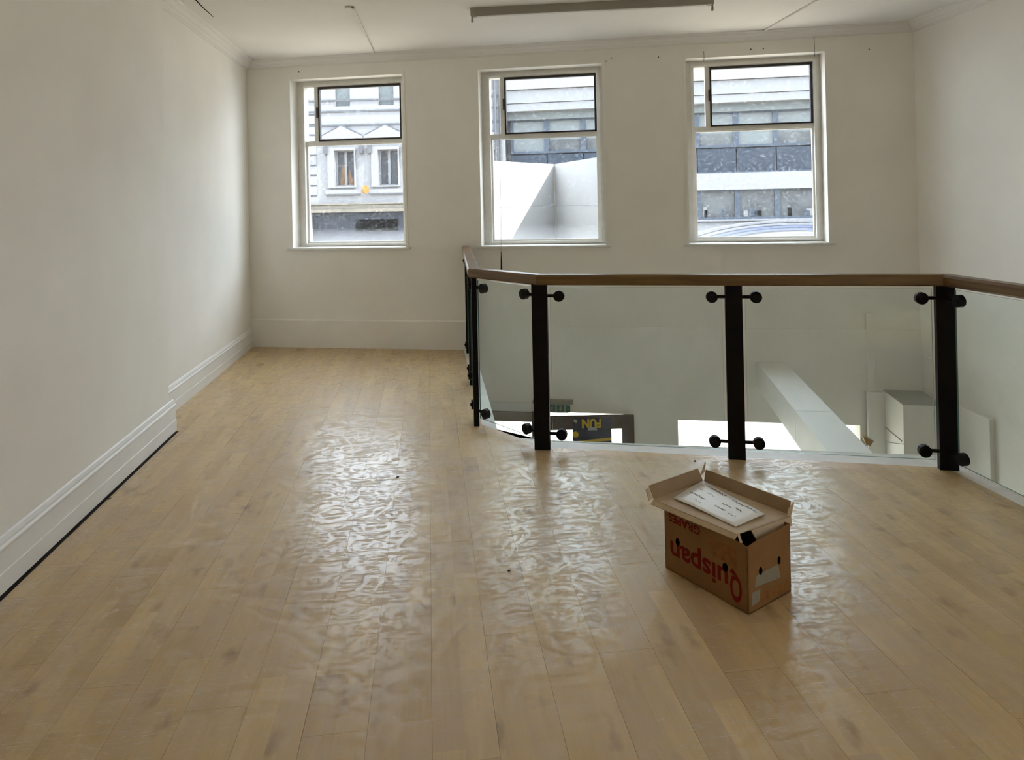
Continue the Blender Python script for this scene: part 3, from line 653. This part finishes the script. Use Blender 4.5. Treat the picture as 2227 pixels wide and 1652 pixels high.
# shop door, standing ajar into the shop
hin = FW.P(2.172, -.016, 0); da = math.radians(10)
dx = (-FW.t*math.cos(da) - FW.n*math.sin(da)); dn = dx.cross(Zv); dn = dn if dn.dot(FW.n) < 0 else -dn   # faces the shop
RD = Matrix((dx, -dn, Zv)).transposed().to_4x4(); RD.translation = hin
door = thing('door_leaf', 'brown glazed shop door standing ajar with a poster on it', 'door', hin+Vector((0, 0, ZL)))
DW, DT = 1.01, -.651
MB().box((0, 0, ZL+.01), (.125, .045, DT), RD).build('stile', 'brown', door)
MB().box((DW-.135, 0, ZL+.01), (DW, .045, DT), RD).build('stile', 'brown', door)
MB().box((.125, 0, DT-.135), (DW-.135, .045, DT), RD).build('top_rail', 'brown', door)
MB().box((.125, 0, ZL+.01), (DW-.135, .045, ZL+.25), RD).build('bottom_rail', 'brown', door)
MB().box((.125, .020, ZL+.25), (DW-.135, .026, DT-.135), RD).build('glass_pane', 'glass', door)
def dpt(px, py, lift): return hit(px, py, hin+dn*lift, dn)
po_ = [dpt(px, py, .004) for px, py in ((1245, 908.5), (1329, 903), (1329, 958), (1245, 958))]
pl = [p-hin for p in po_]; xa, xb = pl[0].dot(dx), pl[1].dot(dx); zt = -.668; zb_ = -1.16
post = thing('poster', 'dark poster with upside-down gold letters on the brown shop door', 'poster', hin+dx*(xa+xb)/2+Vector((0, 0, zb_)))
def DP(q, z, l): return hin+dx*(xa+(xb-xa)*q)+Vector((0, 0, z))+dn*l
MB().sheet([DP(0, zb_, .001), DP(1, zb_, .001), DP(1, zt, .001), DP(0, zt, .001)], .003, dn).build('print', 'poster', post)
tw = abs(xb-xa)
me = text_mesh('FUN', tw*.50, .085, 1., .05); place(me, DP(.74, zt-.015, .0052), dx if (xb-xa) < 0 else -dx, -Zv, .0).build('lettering', 'gold', post)
MB().sheet([DP(0.08, -.925, .0045), DP(1, -.905, .0045), DP(1, -.875, .0045), DP(.0, -.905, .0045)], .001, dn).build('stripe', 'gold', post)
MB().sheet(oval(DP(.07, -.835, .0045), dx, Zv, .032, .032), .001, dn).build('sticker', 'gold', post)
MB().sheet([DP(.02, -.70, .0045), DP(.1, -.715, .0045), DP(.12, -.69, .0045), DP(.05, -.672, .0045)], .001, dn).build('sticker', 'signw', post)
MB().sheet([DP(.38, -.795, .0045), DP(.64, -.795, .0045), DP(.60, -.765, .0045), DP(.42, -.765, .0045)], .001, dn).build('subtitle', 'signw', post)
# shop window glass below
sg = fbox(FW, 2.617, 4.37, .12, .126, ZL, -.69).build('window_5', 'pane_hi'); struct(sg, 'wide shop window pane below the boxed beam', 'window')
sg = fbox(FW, .20, 1.10, .12, .126, ZL, -.755).build('window_6', 'pane_hi'); struct(sg, 'narrow shop window pane beside the shop door', 'window')

# crumbs on the floor
for px, py, r, lab in ((865, 1037, .012, 'dark crumb on the floor in the left patch of window glare'), (1107, 1241, .008, 'tiny dark crumb on the floor in the middle patch of glare'), (1511, 1003, .012, 'dark scrap on the floor at the foot of the middle glass pane')):
    p = atz(px, py); mb = MB(); n = 7; rg = random.Random(px)
    ring = [p+Vector((math.cos(2*math.pi*i/n), math.sin(2*math.pi*i/n), 0))*r*rg.uniform(.6, 1.1) for i in range(n)]
    mb.add([q+Zv*.0005 for q in ring]+[p+Zv*r*.7+Vector((r*.2, 0, 0))], [(i, (i+1) % n, n) for i in range(n)]+[tuple(range(n-1, -1, -1))])
    tag(mb.build('crumb', 'dirt', None, p), lab, 'debris')

# ================================================================== OUTSIDE
struct(MB().box((-60, -30, ZL-.3), (70, 60, ZL-.1)).build('ground', 'street'), 'pale street surface outside the shop', 'street')
# unseen rest of this terrace, added to cut sky light on the facades opposite
ter = thing('added_terrace_storeys', 'unseen upper storeys and neighbouring houses of this terrace, added to cut sky light', 'building', FW.P(0, .34, HC+.3)); ter['kind'] = 'structure'
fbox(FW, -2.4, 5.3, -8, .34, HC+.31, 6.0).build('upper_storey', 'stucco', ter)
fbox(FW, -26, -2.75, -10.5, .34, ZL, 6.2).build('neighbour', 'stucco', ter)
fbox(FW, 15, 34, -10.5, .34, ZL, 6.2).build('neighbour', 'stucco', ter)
# canopy over the shop with a white boarded corner on it
can = fbox(FW, .25, 2.55, .345, 2.75, -.42, -.28).build('shop_canopy', 'roof', None, FW.P(1.4, .35, -.35))
tag(can, 'flat grey canopy outside under the middle window', 'canopy')
zt = 2.105
Kp, Lp, Rp = atz(1205.5, 357, zt), atz(1050, 348.5, zt), atz(1326, 337.5, zt)
ho = thing('hoarding', 'white boarded corner outside the middle window', 'hoarding', Vector((Kp.x, Kp.y, -.28)))
zv = Vector((0, 0, -.28))
for a, b in ((Lp, Kp), (Kp, Rp)):
    d = (b-a); n_ = d.cross(Zv).normalized(); n_ = n_ if n_.dot(Vector((Kp.x, Kp.y, 0))) > 0 else -n_
    for q in range(2):
        z0, z1 = ((-.279, 1.518), (1.522, zt))[q]
        MB().sheet([Vector((a.x, a.y, z0)), Vector((b.x, b.y, z0)), Vector((b.x, b.y, z1)), Vector((a.x, a.y, z1))], .03, n_).build('board', 'hoard', ho)
MB().tube([Vector((Kp.x, Kp.y, -.27))-Kp.normalized()*.012, Kp-Kp.normalized()*.012], .010, 6).build('corner_bead', 'grey', ho)

# ---- stucco house across the street (seen through the left window)
NO = 20.
so = FW.P(*[(FW.uv(1101, 440, NO)[0], NO, 0)][0]); FS = Frame(so, -.16)
SU = lambda px, py, n=0.: FS.uv(px, py, n)
house = thing('stucco_house', 'white stucco house with pedimented windows across the street', 'building', FS.P(-6, 0, ZL))
xl = SU(600, 300)[0]; top = 7.6
bay = SU(845, 360)[0]-SU(750, 360)[0]
def wu(px): return SU(px, 365)[0]
def zz(px, py): return SU(px, py)[1]
wins = []
for k in range(4):
    o = k*bay
    wins.append((wu(729)+o, wu(770)+o, zz(750, 405), zz(750, 327)))
upw = [(wu(730)+k*bay, wu(764)+k*bay, zz(746, 231), zz(746, 231)+1.5) for k in range(4)]
zsh1 = zz(770, 461)
shop = [(wu(676), -.6, ZL, zsh1)]
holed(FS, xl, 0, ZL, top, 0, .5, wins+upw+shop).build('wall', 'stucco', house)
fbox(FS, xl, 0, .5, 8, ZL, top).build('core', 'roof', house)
for k, (a, b, c, d) in enumerate(wins):
    fr = holed(FS, a, b, c, d, .18, .26, [(a+.05, (a+b)/2-.05, c+.06, d-.05), ((a+b)/2+.05, b-.04, c+.06, d-.05)]).build('window', 'stucco', house)
    fbox(FS, a, b, .27, .29, c, d).build('pane', 'winglass', fr)
    if k == 0:
        MB().sheet([FS.P(a+.12, .262, c+.06), FS.P((a+b)/2-.06, .262, c+.06), FS.P((a+b)/2-.06, .262, c+.75), FS.P(a+.25, .262, c+.95)], .004, FS.n).build('curtain', 'curtain', fr)
        MB().sheet([FS.P((a+b)/2+.08, .262, c+.06), FS.P(b-.05, .262, c+.06), FS.P(b-.2, .262, c+.45), FS.P((a+b)/2+.1, .262, c+.8)], .004, FS.n).build('curtain', 'curtain', fr)
    h = d-c; e = .42*(b-a)
    # surround, sill, hood brackets and pediment
    holed(FS, a-e*.9, b+e*.25, c-.05, d+.12, -.09, -.001, [(a-.02, b+.02, c, d)]).build('surround', 'stucco', house)
    fbox(FS, a-e*1.25, b+e*.8, -.08, -.001, c-.30, c-.14).build('sill', 'stucco', house)
    fbox(FS, a-e*1.25, b+e*.8, -.085, -.001, c-.36, c-.30).build('sill', 'stuccoln', house)
    for q in (a-e*1.3, b+e*.75): fbox(FS, q, q+.16, -.20, -.001, d-.14, d+.18).build('bracket', 'stuccoln', house)
    pa, pb = a-e*1.7, b+e*1.15; pz_ = d+.56; ph = .42
    MB().sheet([FS.P(pa, -.001, pz_), FS.P(pb, -.001, pz_), FS.P((pa+pb)/2, -.001, pz_+ph)], .10, -FS.n).build('pediment', 'stucco', house)
    for p, q in (((pa, pz_), ((pa+pb)/2, pz_+ph)), ((pb, pz_), ((pa+pb)/2, pz_+ph))):
        MB().sheet([FS.P(p[0], -.001, p[1]-.02), FS.P(q[0], -.001, q[1]-.02), FS.P(q[0], -.001, q[1]+.07), FS.P(p[0], -.001, p[1]+.06)], .07, -FS.n).build('pediment_moulding', 'stuccoln', house)  # raking mouldings in darker grey, their shading put into the colour
    fbox(FS, pa, pb, -.10, -.001, pz_-.08, pz_-.0).build('pediment_moulding', 'stucco', house)
for (a, b, c, d) in upw:
    fr = fbox(FS, a, b, .2, .26, c, d).build('window', 'paleglass', house)
for py in (217, 241, 271):
    z = zz(785, py); fbox(FS, xl, 0, -.04, -.001, z-.04, z+.03).build('string_course_shade', 'stuccoln', house)  # thin grey courses, the shadow line painted as their colour
qh = zz(680, 338)-zz(680, 360)
for k in range(9):
    z = zz(680, 338)+(k-4)*qh
    fbox(FS, wu(640), wu(689), -.03, -.001, z+.035, z+qh-.035).build('quoin', 'stucco', house); fbox(FS, wu(640), wu(689), -.012, -.001, z-.035, z+.035).build('quoin_joint', 'stuccoln', house)
zc1, zc0 = zz(780, 441), zsh1
fbox(FS, xl, -.5, -.12, -.001, zc0, zc0+.12).build('shop_cornice', 'stone', house)
fbox(FS, xl, -.5, -.05, -.001, zc0+.12, zc1-.08).build('shop_cornice', 'stone', house)
fbox(FS, xl, -.5, -.10, -.001, zc1-.06, zc1).build('shop_cornice', 'stone', house)
fbox(FS, wu(676), -.6, .12, .30, ZL, zsh1).build('shopfront', 'shopdark', house)
fbox(FS, wu(770), wu(862), .08, .12, zz(800, 503), zz(800, 477)).build('shop_opening', 'dark', house)
for px in (1079, 1090): MB().tube([FS.P(wu(px), -.07, ZL), FS.P(wu(px), -.07, top)], .06, 8).build('drainpipe', 'stuccoln', house)
sc_ = FS.P(SU(794.5, 412, -.35)[0], -.35, SU(794.5, 412, -.35)[1])
sgn = thing('hanging_sign', 'small round orange sign on the stucco house', 'sign', sc_)
MB().tube([sc_-(FS.t*.9-FS.n*.4).normalized()*.05, sc_+(FS.t*.9-FS.n*.4).normalized()*.05], .17, 20).build('disc', 'yellow', sgn)
MB().tube([sc_, FS.P(SU(794.5, 412, -.35)[0]+.05, -.001, sc_.z)], .02, 6).build('arm', 'grey', sgn)

# ---- office block (seen through the middle and right windows)
FO = Frame(FW.P(0, NO+.6, 0), K); OU = lambda px, py, n=0.: FO.uv(px, py, n)
office = thing('office_block', 'white office block with blue-grey window bands across the street', 'building', FO.P(6, 0, ZL))
oz = lambda py, px=1650: OU(px, py)[1]
ul = OU(1103, 300)[0]; ur = OU(2080, 300)[0]
b0 = OU(1602, 350)[0]; bw = OU(1689, 350)[0]-b0
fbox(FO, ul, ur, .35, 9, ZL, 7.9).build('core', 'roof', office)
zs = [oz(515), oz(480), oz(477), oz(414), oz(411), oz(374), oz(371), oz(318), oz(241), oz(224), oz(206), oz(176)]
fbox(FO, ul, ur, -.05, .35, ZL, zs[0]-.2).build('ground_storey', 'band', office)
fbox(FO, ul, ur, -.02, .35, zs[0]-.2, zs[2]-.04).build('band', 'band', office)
fbox(FO, ul, ur, -.14, .35, zs[2]-.04, zs[2]+.02).build('ledge', 'band', office)
fbox(FO, ul, ur, -.10, .35, zs[4], zs[5]).build('band', 'band', office)
fbox(FO, ul, ur, -.14, .35, zs[9]-.30, zs[9]+.02).build('band', 'greenband', office)
fbox(FO, ul, ur, -.45, .35, zs[9]+.02, zs[10]).build('band', 'band', office)
fbox(FO, ul, ur, -.50, .35, zs[10]+.02, zs[11]).build('band', 'band', office)
fbox(FO, ul, ur, -.62, .35, zs[11]+.02, 7.9).build('band', 'band', office)
for z in (zs[10], zs[11]): fbox(FO, ul, ur, -.30, .35, z, z+.10).build('shadow_gap', 'stuccoln', office)
k0 = math.ceil((ul-b0)/bw)
for k in range(k0-1, 7):
    a, b = max(ul, b0+k*bw), b0+(k+1)*bw
    if b-a < .3: continue
    fbox(FO, a+.02, b-.02, .02, .35, zs[6], zs[7]-.05).build('spandrel', 'spandrel', office)
    for z0, z1, gm in ((zs[2]+.02, zs[4], 'dimglass'), (zs[7], zs[9]-.30, 'paleglass')):
        wn = holed(FO, a, b, z0, z1, .0, .12, [(a+.10, b-.10, z0+.09, z1-.05)]).build('window', 'mull', office)
        if gm == 'paleglass':
            fbox(FO, a+.1, b-.1, .10, .16, z0+.09, z0+.55).build('pane', 'dimglass' if k % 3 else 'paleglass', wn); fbox(FO, a+.1, b-.1, .10, .16, z0+.55, z1-.05).build('pane', 'paleglass', wn)
        else:
            fbox(FO, a+.1, b-.1, .10, .16, z0+.09, z1-.05).build('pane', gm, wn)
            rg = random.Random(k+50)
            for j in range(3):
                q = a+.15+rg.random()*(b-a-.5); hh = rg.uniform(.12, .5)
                fbox(FO, q, q+rg.uniform(.1, .35), .085, .10, z0+.10, z0+.10+hh).build('interior', ['dark', 'mull', 'band'][j], wn)
fbox(FO, ul, ur, -.06, .35, zs[5]-.0, zs[6]).build('ledge', 'mull', office)
# curved blue awning at street level, on the office block
aw = thing('curved_awning', 'curved blue awning low on the office block', 'awning', FO.P(OU(1720, 500, -1)[0], 0, ZL))
uc = OU(1725, 500, -1.2)[0]; zt_ = OU(1725, 479, -1.2)[1]; wid = uc-OU(1560, 515, -1.2)[0]
for j, (r0, mm) in enumerate(((1., 'awnpale'), (.93, 'awnpale'), (.86, 'awning'), (.79, 'awning'), (.70, 'awnpale'))):
    mb = MB(); seg = 24; r1 = r0-.05; zc_ = zt_-1.3
    n0_, n1_ = -1.2-.12*j, -.5
    ring = []
    for i in range(seg+1):
        t_ = math.pi*i/seg
        ring.append([FO.P(uc+math.cos(t_)*wid*1.7*r*1.0, n_, zc_+math.sin(t_)*1.3*r) for r, n_ in ((r0, n0_), (r1, n0_), (r1, n1_), (r0, n1_))])
    for i in range(seg):
        mb.hexa([ring[i][0], ring[i][1], ring[i][2], ring[i][3], ring[i+1][0], ring[i+1][1], ring[i+1][2], ring[i+1][3]])
    mb.build('hoop', mm, aw)
